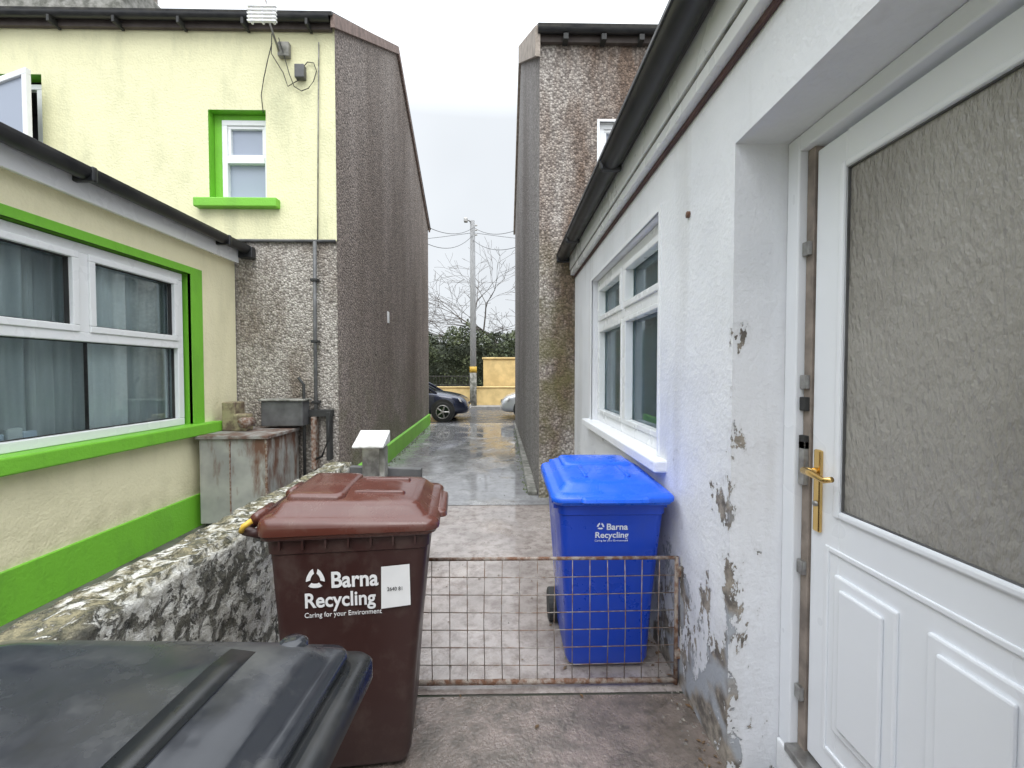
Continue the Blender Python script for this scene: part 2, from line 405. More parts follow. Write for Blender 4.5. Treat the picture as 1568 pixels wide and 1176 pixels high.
vergestrip('verge_front',(-2.09,8.6,7.90),(-2.26,13.08,5.90),.045,.15,M['verge'],LH)
box('rear_fascia',-12.1,-1.95,5.0,5.045,5.42,5.51,M['fascia_brown'],LH)
def halfgutter(name,p0,p1,r,mat,par,n=10):
    p0=Vector(p0);p1=Vector(p1);t=(p1-p0).normalized();s=t.cross(Vector((0,0,1))).normalized()
    V=[];F=[]
    for p in (p0,p1):
        for rr in (r,r*.88):
            for k in range(n+1):
                a=math.pi*k/n; V.append(p+s*math.cos(a)*rr-Vector((0,0,1))*math.sin(a)*rr*.95)
    m1=n+1
    for k in range(n):
        F.append((k,k+1,2*m1+k+1,2*m1+k)); F.append((m1+k,m1+k+1,3*m1+k+1,3*m1+k))
        F.append((k,k+1,m1+k+1,m1+k)); F.append((2*m1+k,2*m1+k+1,3*m1+k+1,3*m1+k))
    F.append((0,m1,3*m1,2*m1)); F.append((n,m1+n,3*m1+n,2*m1+n))
    o=mesh(name,V,F,mat,par,smooth=True); o.data.set_sharp_from_angle(angle=R(35)); return o
halfgutter('rear_gutter',(-12.1,4.94,5.51),(-1.94,4.94,5.51),.05,M['black_pl'],LH)
for i in range(14):
    x=-2.2-i*.7; box('gutter_bracket_%d'%i,x,x+.03,4.90,5.04,5.40,5.47,M['rubber'],LH)
box('chimney',-8.95,-6.95,8.1,9.0,7.0,10.4,M['rear'],LH,bevel=.02)
box('chimney_flashing',-9.1,-6.75,7.9,9.2,7.0,8.75,M['concrete_cap'],LH,bevel=.05)
def cwin(tag,f,u0,u1,v0,v1,d,trans,par,fw=.06,pane='frostpane'):
    frame(tag+'_frame',f,u0,u1,v0,v1,d-.05,d+.02,fw,M['upvc'],par)
    boxm(tag+'_transom',f,u0+fw,u1-fw,trans-.035,trans+.035,d-.055,d+.015,M['upvc'],par)
    frame(tag+'_sash_upper',f,u0+fw,u1-fw,trans+.035,v1-fw,d-.035,d+.01,.035,M['upvc'],par)
    boxm(tag+'_glass',f,u0+fw*.5,u1-fw*.5,v0+fw*.5,v1-fw*.5,d+.003,d+.008,M[pane],par,0)
cwin('small_window',fr,-3.27,-2.72,3.536,4.48,.13,4.02,LH,.06)
boxm('small_window_surround',fr,-3.368,-3.27,3.536,4.548,.10,.14,M['green'],LH)
boxm('small_window_head',fr,-3.27,-2.722,4.48,4.548,.10,.14,M['green'],LH)
boxm('small_window_sill',fr,-3.50,-2.57,3.43,3.534,-.09,.12,M['green'],LH,.012)
frame('upper_window_frame',fr,-6.3,-5.30,3.75,4.86,.08,.14,.06,M['upvc'],LH)
boxm('upper_window_jamb',fr,-5.30,-5.222,3.752,4.918,.09,.14,M['green'],LH)
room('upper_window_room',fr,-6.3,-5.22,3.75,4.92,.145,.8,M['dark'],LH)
hx,hy=-5.70,5.02
def sashmap(u,v,d):
    a=R(-14); return (hx+u*math.cos(a)+d*math.sin(a), hy+u*math.sin(a)-d*math.cos(a), v+.10*u)
frame('open_sash',sashmap,0,.56,3.85,4.80,0,.05,.065,M['upvc'],LH)
boxm('open_sash_glass',sashmap,.05,.51,3.9,4.75,.02,.026,M['frostpane'],LH,0)
tube('pipe_seam',[(-12,5.04,ZY),(-1.94,5.04,ZY)],.018,M['grey_box'],LH)
tube('waste_pipe',[(-2.16,5.0,ZY-.02),(-2.17,5.0,2.0),(-2.17,5.0,.1)],.022,M['grey_box'],LH)
tube('cable_wall',[(-2.10,5.03,5.3),(-2.12,5.03,4.3),(-2.14,5.03,ZY)],.007,M['concrete_cap'],LH,6)
for i,z in enumerate((2.6,1.9,1.2)): box('pipe_clip_%d'%i,-2.21,-2.13,4.97,5.05,z,z+.03,M['rubber'],LH)
box('meter_bracket_a',-2.24,-1.98,4.96,5.05,1.05,1.13,M['rubber'],LH)
box('meter_bracket_b',-2.20,-2.15,4.93,5.03,.45,1.05,M['rust'],LH)
box('meter_bracket_c',-2.03,-1.99,4.93,5.03,.55,1.1,M['rubber'],LH)
tube('bracket_pipe',[(-2.0,4.95,1.1),(-2.0,4.93,.8),(-2.08,4.93,.6),(-2.2,4.95,.55)],.014,M['rubber'],LH)
box('junction_box',-2.36,-2.25,4.98,5.05,4.88,5.03,M['grey_box'],LH,.01)
box('junction_box_upper',-2.55,-2.42,4.99,5.05,5.12,5.28,M['concrete_cap'],LH,.01)
def hang(name,pts,r=.006,m='rubber'):
    tube(name,pts,r,M[m],LH,5)
hang('aerial_cable_a',[(-2.6,4.98,5.35),(-2.62,5.0,5.15),(-2.5,5.02,4.95),(-2.45,5.02,4.80),(-2.33,5.02,4.87)],.005)
hang('aerial_cable_b',[(-2.52,4.97,5.3),(-2.47,5.0,5.1),(-2.42,5.0,4.92),(-2.38,5.02,4.80),(-2.3,5.02,4.75),(-2.22,5.02,4.78),(-2.16,5.02,4.86),(-2.13,5.03,4.98),(-2.16,5.03,5.07),(-2.23,5.03,5.08),(-2.3,5.03,5.0)],.005)
hang('aerial_cable_c',[(-2.6,4.98,5.25),(-2.66,5.0,5.08),(-2.72,5.02,4.88),(-2.75,5.02,4.7),(-2.73,5.02,4.5)],.005)
hang('aerial_mast',[(-2.52,4.97,5.15),(-2.52,4.80,5.3),(-2.58,4.74,5.75)],.012,'steel')
for i,(z,l) in enumerate(((5.58,.09),(5.66,.12),(5.73,.08))):
    hang('aerial_element_%d'%i,[(-2.57-l,4.74,z+.04),(-2.57+l,4.74,z-.03)],.006,'steel')
for i in range(5):
    box('aerial_reflector_%d'%i,-2.69,-2.39,4.66,4.69,5.24+i*.038,5.256+i*.038,M['wred'],LH,0)
for i in range(3):
    box('aerial_reflector_post_%d'%i,-2.66+i*.115,-2.64+i*.115,4.67,4.7,5.23,5.42,M['wred'],LH,0)
box('gable_vent',gx(7.6)-.02,gx(7.6)+.015,7.55,7.66,2.42,2.62,M['wred'],LH)

# left extension
fl=lambda u,v,d:(-3.1-d,u,v)
WL=(.9,4.34,1.04,2.53,.16)
wall('extension_wall',fl,-4,5.05,.32,2.86,[WL],M['yellow2'],M['green'],.16,LH)
boxm('extension_plinth',fl,-4,5.04,0,.33,-.02,.1,M['green'],LH,.006)
boxm('window_band_side',fl,4.34,4.50,1.044,2.60,-.006,.03,M['green'],LH,.002)
boxm('window_band_top',fl,.7,4.34,2.53,2.60,-.006,.03,M['green'],LH,.002)
boxm('extension_sill',fl,.6,4.66,.93,1.043,-.09,.14,M['green'],LH,.012)
D=.11
frame('bay_frame',fl,1.0,4.30,1.045,2.52,D-.06,D+.03,.07,M['upvc'],LH)
boxm('bay_transom',fl,1.07,4.23,1.79,1.86,D-.065,D+.02,M['upvc'],LH,.006)
for i,u in enumerate((3.30,2.2)):
    boxm('bay_mullion_%d'%i,fl,u-.04,u+.04,1.86,2.45,D-.062,D+.02,M['upvc'],LH)
for a,b_ in ((3.34,4.23),(2.24,3.26),(1.07,2.16)):
    frame('bay_sash',fl,a,b_,1.86,2.45,D-.075,D,.05,M['upvc'],LH)
    frame('bay_gasket',fl,a+.05,b_-.05,1.91,2.40,D-.045,D-.01,.006,M['rubber'],LH,0)
boxm('bay_glass',fl,1.04,4.26,1.1,2.48,D+.005,D+.01,M['glass'],LH,0)
frame('bay_gasket_low',fl,1.07,4.23,1.115,1.79,D-.02,D+.004,.007,M['rubber'],LH,0)
room('bay_room',fl,.95,4.33,1.0,2.56,.17,2.2,M['dim'],LH)
curtain_mesh('curtain_a',fl,3.45,3.80,1.05,2.5,.18,.020,38,M['curtw'],LH)
curtain_mesh('curtain_b',fl,1.0,3.02,1.05,2.5,.21,.035,27,M['curt'],LH)
curtain_mesh('curtain_c',fl,3.0,3.48,1.05,2.5,.26,.02,50,M['curt'],LH)
curtain_mesh('curtain_d',fl,3.80,4.30,1.05,2.5,.22,.02,30,M['curt'],LH)
for i,(y,c) in enumerate(((2.75,'blue_label'),(2.86,'wred'),(2.95,'blue_label'),(2.62,'brown_strip'))):
    box('sill_clutter_%d'%i,-3.275,-3.235,y,y+.09,1.08,1.16+.03*(i%2)+(.1 if i==3 else 0),M[c],LH,.01)
slab('extension_roof',[(-2.95,-4,2.96),(-2.95,5.0,2.96),(-7.5,5.0,4.1),(-7.5,-4,4.1)],.06,M['slate'],LH)
box('extension_fascia',-3.04,-3.02,-4,5.0,2.80,2.99,M['upvc'],LH)
box('extension_soffit',-3.12,-3.04,-4,5.0,2.82,2.858,M['upvc'],LH)
halfgutter('extension_gutter',(-2.94,-4,2.97),(-2.94,5.02,2.97),.065,M['black_pl'],LH)
box('extension_gutter_lip',-3.02,-2.88,-4,5.02,2.965,2.995,M['black_pl'],LH)
box('extension_gutter_end',-3.02,-2.86,4.98,5.06,2.86,2.99,M['black_pl'],LH,.01)
for i in range(3): box('extension_gutter_joint_%d'%i,-3.02,-2.868,1.6+i*1.5,1.64+i*1.5,2.895,3.0,M['black_pl'],LH,.01)
# ------------------------------------------------------------ boiler cabinet
BC=root('boiler_cabinet')
box('cabinet_body',-3.02,-2.36,4.30,4.98,.05,.90,M['cab'],BC,.01)
box('cabinet_top',-3.05,-2.33,4.27,5.0,.90,.935,M['cabtop'],BC,.006)
box('cabinet_seam',-2.72,-2.71,4.288,4.30,.08,.88,M['rust'],BC,.001)
box('cabinet_edge',-2.37,-2.352,4.29,4.31,.06,.90,M['rust'],BC,.001)
box('cabinet_feet',-3.0,-2.4,4.35,4.95,0,.05,M['rubber'],BC)
box('flue_box',-3.00,-2.86,4.62,4.80,.935,1.24,M['oldyellow'],BC,.01)
box('flue_box_side',-2.86,-2.72,4.58,4.72,.935,1.12,M['oldyellow'],BC,.02)
tube('flue_outlet',[(-2.74,4.55,1.03),(-2.74,4.70,1.03)],.055,M['rust'],BC,14)
box('control_box',-2.70,-2.24,4.82,5.0,.96,1.24,M['grey_box'],BC,.01)
box('control_box_lid',-2.72,-2.22,4.80,5.01,1.24,1.26,M['concrete_cap'],BC,.005)
tube('supply_pipe',[(-2.27,4.92,.05),(-2.27,4.92,1.42),(-2.33,4.92,1.5)],.018,M['rubber'],BC)

# ------------------------------------------------------------ boundary wall
def rough_box(name,x0,x1,y0,y1,z0,z1,st,amp,mat,par=None):
    bm=bmesh.new()
    nx=max(1,int((x1-x0)/st)); ny=max(1,int((y1-y0)/st)); nz=max(1,int((z1-z0)/st))
    cache={}
    def vt(i,j,k):
        if (i,j,k) in cache: return cache[(i,j,k)]
        p=Vector((x0+(x1-x0)*i/nx,y0+(y1-y0)*j/ny,z0+(z1-z0)*k/nz))
        q=noise.noise_vector(p*5)*amp*.8+noise.noise_vector(p*19)*amp*.7
        if (i in(0,nx)) and (k==nz): q+=Vector(((.02 if i==0 else -.02),0,-.02-.03*abs(noise.noise(p*9))))
        cache[(i,j,k)]=bm.verts.new(p+q); return cache[(i,j,k)]
    for i in range(nx):
        for j in range(ny):
            for k in (0,nz): bm.faces.new((vt(i,j,k),vt(i+1,j,k),vt(i+1,j+1,k),vt(i,j+1,k)))
    for i in range(nx):
        for k in range(nz):
            for j in (0,ny): bm.faces.new((vt(i,j,k),vt(i+1,j,k),vt(i+1,j,k+1),vt(i,j,k+1)))
    for j in range(ny):
        for k in range(nz):
            for i in (0,nx): bm.faces.new((vt(i,j,k),vt(i,j+1,k),vt(i,j+1,k+1),vt(i,j,k+1)))
    bmesh.ops.recalc_face_normals(bm,faces=bm.faces)
    me=bpy.data.meshes.new(name); bm.to_mesh(me); bm.free(); me.materials.append(mat)
    for p in me.polygons: p.use_smooth=True
    o=bpy.data.objects.new(name,me); scene.collection.objects.link(o)
    if par:o.parent=par
    return o
BW=root('boundary_wall')
rough_box('wall_body',-1.36,-1.15,-1.5,3.3,-.03,.87,.025,.016,M['whitewash'],BW)
mesh('wall_return',[(-1.15,3.20,0),(-.62,3.20,0),(-.62,3.26,0),(-1.15,3.26,0),(-1.15,3.20,.86),(-.62,3.20,.84),(-.62,3.26,.84),(-1.15,3.26,.86)],[(0,1,2,3),(4,5,6,7),(0,1,5,4),(1,2,6,5),(2,3,7,6),(3,0,4,7)],M['grey_box'],BW,bevel=.006)
GP=root('flue_vent')
box('vent_shaft',-1.03,-.87,3.12,3.19,.55,1.06,M['steel'],GP,.008)
mesh('vent_cowl',[(-1.07,3.03,1.04),(-.85,3.03,1.04),(-.85,3.22,1.13),(-1.07,3.22,1.13),(-1.07,3.03,1.025),(-.85,3.03,1.025),(-.85,3.22,1.04),(-1.07,3.22,1.04)],
   [(0,1,2,3),(4,5,6,7),(0,1,5,4),(1,2,6,5),(2,3,7,6),(3,0,4,7)],M['cowl'],GP,bevel=.005)
box('vent_shaft_side',-.90,-.86,3.10,3.19,.50,1.02,M['concrete_cap'],GP,.006)

# ------------------------------------------------------------ RIGHT HOUSE
RH=root('roughcast_house')
f3=lambda u,v,d:(u,5.3+d,v)
hw=(1.16,2.0,3.75,4.60,.12)
RT=5.62
wall('rear_wall',f3,.43,9,0,RT,[hw],M['rrear'],M['upvc'],.1,RH)
mesh('gable_wall',[(.43,5.3,0),(.33,13.0,0),(.33,13.0,5.9),(.36,9.2,8.3),(.43,5.3,RT)],[(0,1,2,3,4)],M['rgable'],RH)
mesh('front_wall',[(.33,13.0,0),(9,13.0,0),(9,13.0,5.9),(.33,13.0,5.9)],[(0,1,2,3)],M['rgable'],RH)
mesh('far_gable_wall',[(9,5.3,0),(9,13.0,0),(9,13.0,5.9),(9,9.2,8.3),(9,5.3,RT)],[(0,1,2,3,4)],M['rgable'],RH)
slab('roof_rear',[(.40,5.14,5.60),(9.2,5.14,5.60),(9.2,9.2,8.32),(.35,9.2,8.32)],.035,M['slate'],RH)
slab('roof_front',[(.31,13.2,5.80),(9.2,13.2,5.80),(9.2,9.2,8.32),(.35,9.2,8.32)],.05,M['slate'],RH)
vergestrip('verge_rear',(.43,5.2,5.66),(.36,9.2,8.38),.06,.36,M['verge2'],RH,-1)
vergestrip('verge_front',(.36,9.2,8.38),(.33,13.1,5.90),.05,.20,M['verge2'],RH,-1)
halfgutter('rear_gutter',(.40,5.19,5.61),(9.1,5.19,5.61),.05,M['black_pl'],RH)
box('rear_fascia',.42,9.1,5.24,5.29,5.50,5.61,M['fascia_brown'],RH)
for i in range(8): box('rafter_foot_%d'%i,.7+i*.45,.76+i*.45,5.16,5.28,5.48,5.55,M['rubber'],RH)
cwin('rear_window',f3,1.162,1.998,3.752,4.598,.09,4.3,RH,.06,'frostpane')
boxm('rear_window_trim_side',f3,1.13,1.16,3.72,4.63,-.012,.02,M['upvc'],RH)
boxm('rear_window_trim_top',f3,1.16,2.0,4.60,4.63,-.012,.02,M['upvc'],RH)

# ------------------------------------------------------------ RIGHT EXTENSION
RE=root('white_cottage_extension')
XW=.87
f4=lambda u,v,d:(XW+d,u,v)
WR=(2.42,4.28,1.08,2.46,.15)
DR=(.66,1.63,0,2.42,.21)
wall('side_wall',f4,-3,5.3,0,2.74,[WR,DR],M['white'],M['reveal'],.15,RE)
box('brown_bead',.852,.868,-3,5.28,2.715,2.74,M['brownline'],RE,.002)
box('fascia_lower',.812,.868,-3,5.29,2.742,2.80,M['upvc'],RE,.004)
box('fascia_mid',.808,.84,-3,5.29,2.802,2.81,M['concrete_cap'],RE,.001)
box('fascia_upper',.80,.83,-3,5.29,2.812,2.97,M['upvc'],RE,.004)
halfgutter('gutter',(.715,-3,2.985),(.715,5.32,2.985),.072,M['black_pl'],RE)
box('gutter_lip',.636,.648,-3,5.32,2.975,3.0,M['black_pl'],RE,.004)
for i in range(3): box('gutter_joint_%d'%i,.638,.79,1.3+i*1.6,1.34+i*1.6,2.905,2.995,M['black_pl'],RE,.03)
box('gutter_end',.64,.80,5.27,5.33,2.90,3.0,M['black_pl'],RE,.01)
slab('roof',[(.72,-3,2.99),(.72,5.28,2.99),(4.5,5.28,4.8),(4.5,-3,4.8)],.06,M['slate'],RE)
mesh('end_wall',[(.87,-3,0),(5,-3,0),(5,-3,4.8),(.87,-3,2.8)],[(0,1,2,3)],M['white_clean'],RE)
D=.11
frame('window_frame',f4,2.422,4.278,1.086,2.458,D-.05,D+.03,.08,M['upvc'],RE)
boxm('window_transom',f4,2.50,4.20,1.98,2.05,D-.055,D+.02,M['upvc'],RE)
boxm('window_mullion',f4,3.30,3.37,2.05,2.38,D-.055,D+.02,M['upvc'],RE)
boxm('window_mullion_low',f4,3.30,3.37,1.166,1.98,D-.055,D+.02,M['upvc'],RE)
for a,b_ in ((2.50,3.30),(3.37,4.20)):
    frame('hopper_sash',f4,a,b_,2.05,2.38,D-.07,D,.045,M['upvc'],RE)
    frame('lower_sash',f4,a,b_,1.166,1.98,D-.062,D,.035,M['upvc'],RE)
boxm('window_glass',f4,2.46,4.24,1.12,2.42,D+.004,D+.009,M['glass'],RE,0)
room('window_room',f4,2.42,4.28,1.08,2.46,.16,1.6,M['dim'],RE)
curtain_mesh('net_curtain',f4,2.45,4.25,1.1,2.40,.17,.010,45,M['net'],RE)
boxm('window_sill',f4,2.28,4.42,1.02,1.085,-.07,.13,M['white_clean'],RE,.01)
for i,(u,s) in enumerate(((2.42,-1),(4.28,1))):
    boxm('reveal_trim_%d'%i,f4,min(u,u+s*.03),max(u,u+s*.03),1.086,2.49,-.008,.01,M['white_clean'],RE,.003)
boxm('reveal_trim_top',f4,2.42,4.28,2.46,2.49,-.008,.01,M['white_clean'],RE,.003)
tube('wall_hook',[(.858,2.03,2.30),(.87,2.03,2.30)],.016,M['rust'],RE,8)
# door
box('door_step',1.06,1.3,.662,1.628,0,.14,M['white_clean'],RE,.01)
fx=XW+.20
box('door_jamb',fx-.0,fx+.10,1.565,1.628,.14,2.418,M['upvc_door'],RE,.006)
box('door_head',fx-.0,fx+.10,.66,1.565,2.36,2.418,M['upvc_door'],RE,.006)
box('door_jamb_near',fx,fx+.10,.662,.72,.14,2.36,M['upvc_door'],RE,.006)
box('door_rebate',fx+.03,fx+.10,1.525,1.562,.15,2.36,M['brown_strip'],RE,.002)
for i,z in enumerate((1.98,1.50,1.15,.82,.35,1.42,1.28)):
    box('lock_keep_%d'%i,fx+.014,fx+.034,1.530,1.562,z,z+(.05 if i!=2 else .16),M['steel'] if i<5 else M['rubber'],RE,.003)
box('threshold',fx-.02,fx+.12,.66,1.565,.14,.17,M['steel'],RE,.005)
xs=fx+.035
ya,yb=.725,1.52
def dbox(n,y0,y1,z0,z1,x0=0,x1=.05,m='upvc_door',bv=.006): return box(n,xs+x0,xs+x1,y0,y1,z0,z1,M[m],RE,bv)
za,zb=.18,2.34
gy0,gy1,gz0,gz1=.86,1.385,1.10,2.22
dbox('door_stile_lock',gy1,yb,za,zb)
dbox('door_stile_hinge',ya,gy0,za,zb)
dbox('door_rail_top',gy0,gy1,gz1,zb,bv=0)
dbox('door_lower',gy0,gy1,za,gz0,bv=0)
for n_,a in (('bead_l',(gy1-.0,gy1+.024,gz0-.024,gz1+.024)),('bead_r',(gy0-.024,gy0,gz0-.024,gz1+.024)),('bead_t',(gy0,gy1,gz1,gz1+.024)),('bead_b',(gy0,gy1,gz0-.024,gz0))):
    dbox(n_,*a,x0=-.010,x1=.004,bv=.007)
dbox('door_glass',gy0-.0,gy1+.0,gz0,gz1,.010,.018,'doorglass',0)
for n_,a in (('gk_l',(gy1-.004,gy1)),('gk_r',(gy0,gy0+.004))): dbox(n_,a[0],a[1],gz0,gz1,.002,.010,'grey_box',0)
dbox('gk_b',gy0+.004,gy1-.004,gz0,gz0+.004,.002,.010,'grey_box',0)
dbox('gk_t',gy0+.004,gy1-.004,gz1-.004,gz1,.002,.010,'grey_box',0)
by0,by1,bz0,bz1=.78,1.445,.26,.97
for n_,a in (('ob_l',(by1-.018,by1,bz0,bz1)),('ob_r',(by0,by0+.018,bz0,bz1)),('ob_t',(by0+.018,by1-.018,bz1-.018,bz1)),('ob_b',(by0+.018,by1-.018,bz0,bz0+.018))):
    dbox(n_,*a,x0=-.006,x1=.002,bv=.005)
for i,(a,b_) in enumerate(((1.165,1.395),(.84,1.08))):
    dbox('panel_rim_%d'%i,a,b_,.36,.89,-.012,.002,bv=.010)
    dbox('panel_field_%d'%i,a+.035,b_-.035,.395,.855,-.024,-.011,bv=.011)
dbox('handle_plate',1.463,1.498,1.00,1.29,-.012,.001,'brass',.008)
tube('handle_neck',[(xs-.005,1.480,1.215),(xs-.05,1.480,1.215)],.012,M['brass'],RE,12)
tube('handle_lever',[(xs-.05,1.49,1.215),(xs-.057,1.44,1.213),(xs-.054,1.39,1.204),(xs-.05,1.36,1.214)],[.013,.012,.010,.009],M['brass'],RE,12)
tube('key_cylinder',[(xs-.018,1.480,1.10),(xs,1.480,1.10)],.010,M['steel'],RE,12)

# ------------------------------------------------------------ GATE
G=root('wire_mesh_gate')
gy=2.09; gx0,gx1,gz0_,gz1_=-.44,.852,.03,.645
P=[]
def bar(a,b_,r): P.append(tubegeo([a,b_],r,8))
bar((gx0,gy,gz1_),(gx1,gy,gz1_),.009); bar((gx0,gy,gz0_),(gx1,gy,gz0_),.013)
bar((gx0,gy,gz0_),(gx0,gy,gz1_),.010); bar((gx1,gy,gz0_-.02),(gx1,gy,gz1_+.005),.011)
V,F=join(P); mesh('gate_frame',V,F,M['rust'],G,smooth=True)
P=[]; n=15
for i in range(1,n):
    x=gx0+(gx1-gx0)*i/n; dx=random.uniform(-.006,.006)
    P.append(tubegeo([(x,gy-.003,gz0_),(x+dx,gy-.003+random.uniform(-.008,.008),.33),(x,gy-.003,gz1_)],.0024,6))
for j in range(1,7):
    z=gz0_+(gz1_-gz0_)*j/7
    P.append(tubegeo([(gx0,gy+.002,z),(gx0+.6,gy+.002,z-.008),(gx1,gy+.002,z)],.0024,6))
V,F=join(P); mesh('gate_mesh',V,F,M['wire'],G,smooth=True)
for i,z in enumerate((.14,.55)):
    box('gate_hinge_%d'%i,.845,.875,gy-.012,gy+.012,z,z+.05,M['rust'],G)

# ------------------------------------------------------------ BINS
def rrect(hx,hy,r,n=6):
    pts=[]
    for cx,cy,a0 in ((hx-r,hy-r,0),(-hx+r,hy-r,90),(-hx+r,-hy+r,180),(hx-r,-hy+r,270)):
        for i in range(n+1):
            a=R(a0+90*i/n); pts.append((cx+r*math.cos(a),cy+r*math.sin(a)))
    return pts
def loft(name,rings,mat,par,cap0=True,cap1=True,smooth=True,bevel=0,sharp=28):
    V=[];F=[];n=None
    for rg in rings:
        hx_,hy_,r,z,cx=rg[:5]; zf=rg[5] if len(rg)>5 else 0
        ps=rrect(hx_,hy_,r); n=len(ps)
        for x,y in ps: V.append((x+cx,y,z+zf*(x+cx)))
    for i in range(len(rings)-1):
        for k in range(n):
            a=i*n+k; b_=i*n+(k+1)%n; F.append((a,b_,b_+n,a+n))
    if cap0: F.append(tuple(range(n))[::-1])
    if cap1: F.append(tuple(range((len(rings)-1)*n,len(rings)*n)))
    o=mesh(name,V,F,mat,par,smooth=False,bevel=bevel)
    if smooth:
        for p in o.data.polygons: p.use_smooth=True
        o.data.set_sharp_from_angle(angle=R(sharp))
    return o
def wheelie_bin(name,loc,rot,body,lid,trim,sc=(1,1,1),slope=-.035,style='ribbed'):
    B=root(name,loc,rot); B.scale=sc
    loft('bin_body',[(.245,.20,.04,.03,-.02),(.255,.212,.045,.06,-.018),(.275,.228,.045,.40,-.01),(.315,.258,.045,.86,.004),(.322,.264,.045,.865,.004),(.325,.266,.045,.92,.004)],body,B)
    loft('bin_rim',[(.335,.278,.05,.915,.006),(.345,.288,.05,.92,.006),(.345,.288,.05,.955,.006),(.335,.28,.05,.965,.006)],body,B)
    for s in (-1,1):
        for i in range(7):
            x=-.26+i*.088
            box('rim_rib_%d_%d'%(s+1,i),x,x+.008,min(s*.262,s*.284),max(s*.262,s*.284),.885,.918,body,B,.001)
    zf=slope; b=.972
    if style=='ribbed':
        loft('lid',[(.345,.287,.05,b-.05,.012),(.350,.292,.05,b-.038,.012),(.358,.300,.055,b-.034,.012),(.360,.302,.055,b-.012,.012,zf*.5),(.354,.296,.055,b+.004,.012,zf),(.342,.284,.05,b+.012,.012,zf),(.318,.262,.045,b+.015,.008,zf),
            (.308,.252,.045,b+.020,.006,zf),(.290,.234,.05,b+.044,0,zf),(.278,.222,.05,b+.053,-.002,zf),(.24,.19,.05,b+.060,-.003,zf),(.16,.12,.05,b+.067,-.004,zf),(.06,.05,.03,b+.070,-.004,zf)],lid,B,sharp=50)
        loft('lid_plateau',[(.12,.20,.035,b+.045,-.15,zf),(.118,.198,.035,b+.066,-.15,zf),(.110,.190,.033,b+.074,-.15,zf),(.09,.16,.03,b+.078,-.15,zf),(.03,.1,.02,b+.080,-.15,zf)],lid,B,sharp=60)
        for s in (-1,1):
            loft('lid_rib_%d'%(s+1),[(.115,.014,.012,b+.045,.10+.0,zf)]+[(.112,.012,.011,b+.070,.10,zf),(.10,.008,.007,b+.074,.10,zf)],lid,B,sharp=60).location=(0,s*.11,0)
        loft('lid_lip',[(.03,.16,.02,b-.03,.365),(.034,.164,.02,b-.026,.365),(.032,.16,.02,b-.012,.362),(.02,.15,.015,b-.004,.355)],lid,B)
    else:
        loft('lid_skirt',[(.352,.294,.03,b-.055,.012),(.362,.304,.035,b-.05,.012),(.362,.304,.035,b-.022,.012),(.356,.298,.033,b-.014,.012),(.34,.282,.03,b-.012,.012)],body,B,sharp=50)
        loft('lid',[(.335,.278,.03,b-.014,-.002),(.338,.281,.032,b+.004,-.002),(.334,.277,.032,b+.012,-.002),(.318,.262,.035,b+.016,-.002),(.310,.254,.04,b+.020,-.002),(.298,.243,.045,b+.036,-.004),(.286,.232,.05,b+.044,-.006),(.25,.20,.05,b+.053,-.008),(.18,.14,.05,b+.061,-.010),(.10,.08,.04,b+.066,-.012),(.04,.03,.02,b+.068,-.012)],lid,B,sharp=60)
    for s in (-1,1):
        tube('hinge_knuckle_%d'%(s+1),[(-.36,s*.10,.985),(-.36,s*.24,.985)],.022,lid,B,12)
        box('hinge_arm_%d'%(s+1),-.385,-.31,s*.17-.03,s*.17+.03,.955,.99,body,B,.01)
    tube('handle_bar',[(-.40,-.25,.95),(-.40,.25,.95)],.016,body,B,12)
    for s in (-1,1): tube('handle_bracket_%d'%(s+1),[(-.33,s*.24,.93),(-.40,s*.25,.95)],.017,body,B,8)
    for s in (-1,1):
        V,F=tubegeo([(-.24,s*.20,.10),(-.24,s*.26,.10)],.10,24); mesh('wheel_%d'%(s+1),V,F,trim,B,bevel=.01)
    tube('axle',[(-.24,-.24,.10),(-.24,.24,.10)],.012,M['steel'],B)
    return B
def label(txt,par,loc,rot,size,mat,name,al='LEFT',bold=.0):
    c=bpy.data.curves.new(name,'FONT'); c.body=txt; c.size=size; c.extrude=.0004; c.offset=bold; c.align_x=al
    o=bpy.data.objects.new(name,c); scene.collection.objects.link(o); o.parent=par; o.location=loc; o.rotation_euler=rot
    c.materials.append(mat); return o
def logo(par,f,cx,cz,r,mat):
    V=[];F=[]
    for k in range(3):
        a0=R(90+120*k+12); a1=R(90+120*(k+1)-16); n=6
        base=len(V)
        for i in range(n+1):
            a=a0+(a1-a0)*i/n
            rr=r*(1+.08*math.cos(3*(a-R(90))))
            for q in (rr,rr*.52): V.append(f(cx+q*math.cos(a),cz+q*math.sin(a)))
        for i in range(n): F.append((base+2*i,base+2*i+1,base+2*i+3,base+2*i+2))
    return mesh('recycling_mark',V,F,mat,par)

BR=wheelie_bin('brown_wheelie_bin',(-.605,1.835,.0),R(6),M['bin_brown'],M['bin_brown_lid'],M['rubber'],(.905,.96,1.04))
tl=R(90+3.7)
def sy(z): return -(.228+(.258-.228)*(z-.40)/.46)-.0055
label('Barna',BR,(-.070,sy(.735)-.001,.735),(tl,0,0),.082,M['wred'],'bin_lettering_top',bold=.0020)
label('Recycling',BR,(-.175,sy(.665)-.001,.665),(tl,0,0),.075,M['wred'],'bin_lettering_bottom',bold=.0016)
label('Caring for your Environment',BR,(-.175,sy(.63)-.001,.628),(tl,0,0),.026,M['wred'],'bin_lettering_small')
logo(BR,lambda x,z:(x,sy(z)-.001,z),-.128,.770,.036,M['wred'])
mesh('sticker',[(.130,sy(.64)-.004,.645),(.250,sy(.65)-.004,.653),(.247,sy(.80)-.004,.808),(.133,sy(.80)-.004,.803)],[(0,1,2,3)],M['wred'],BR)
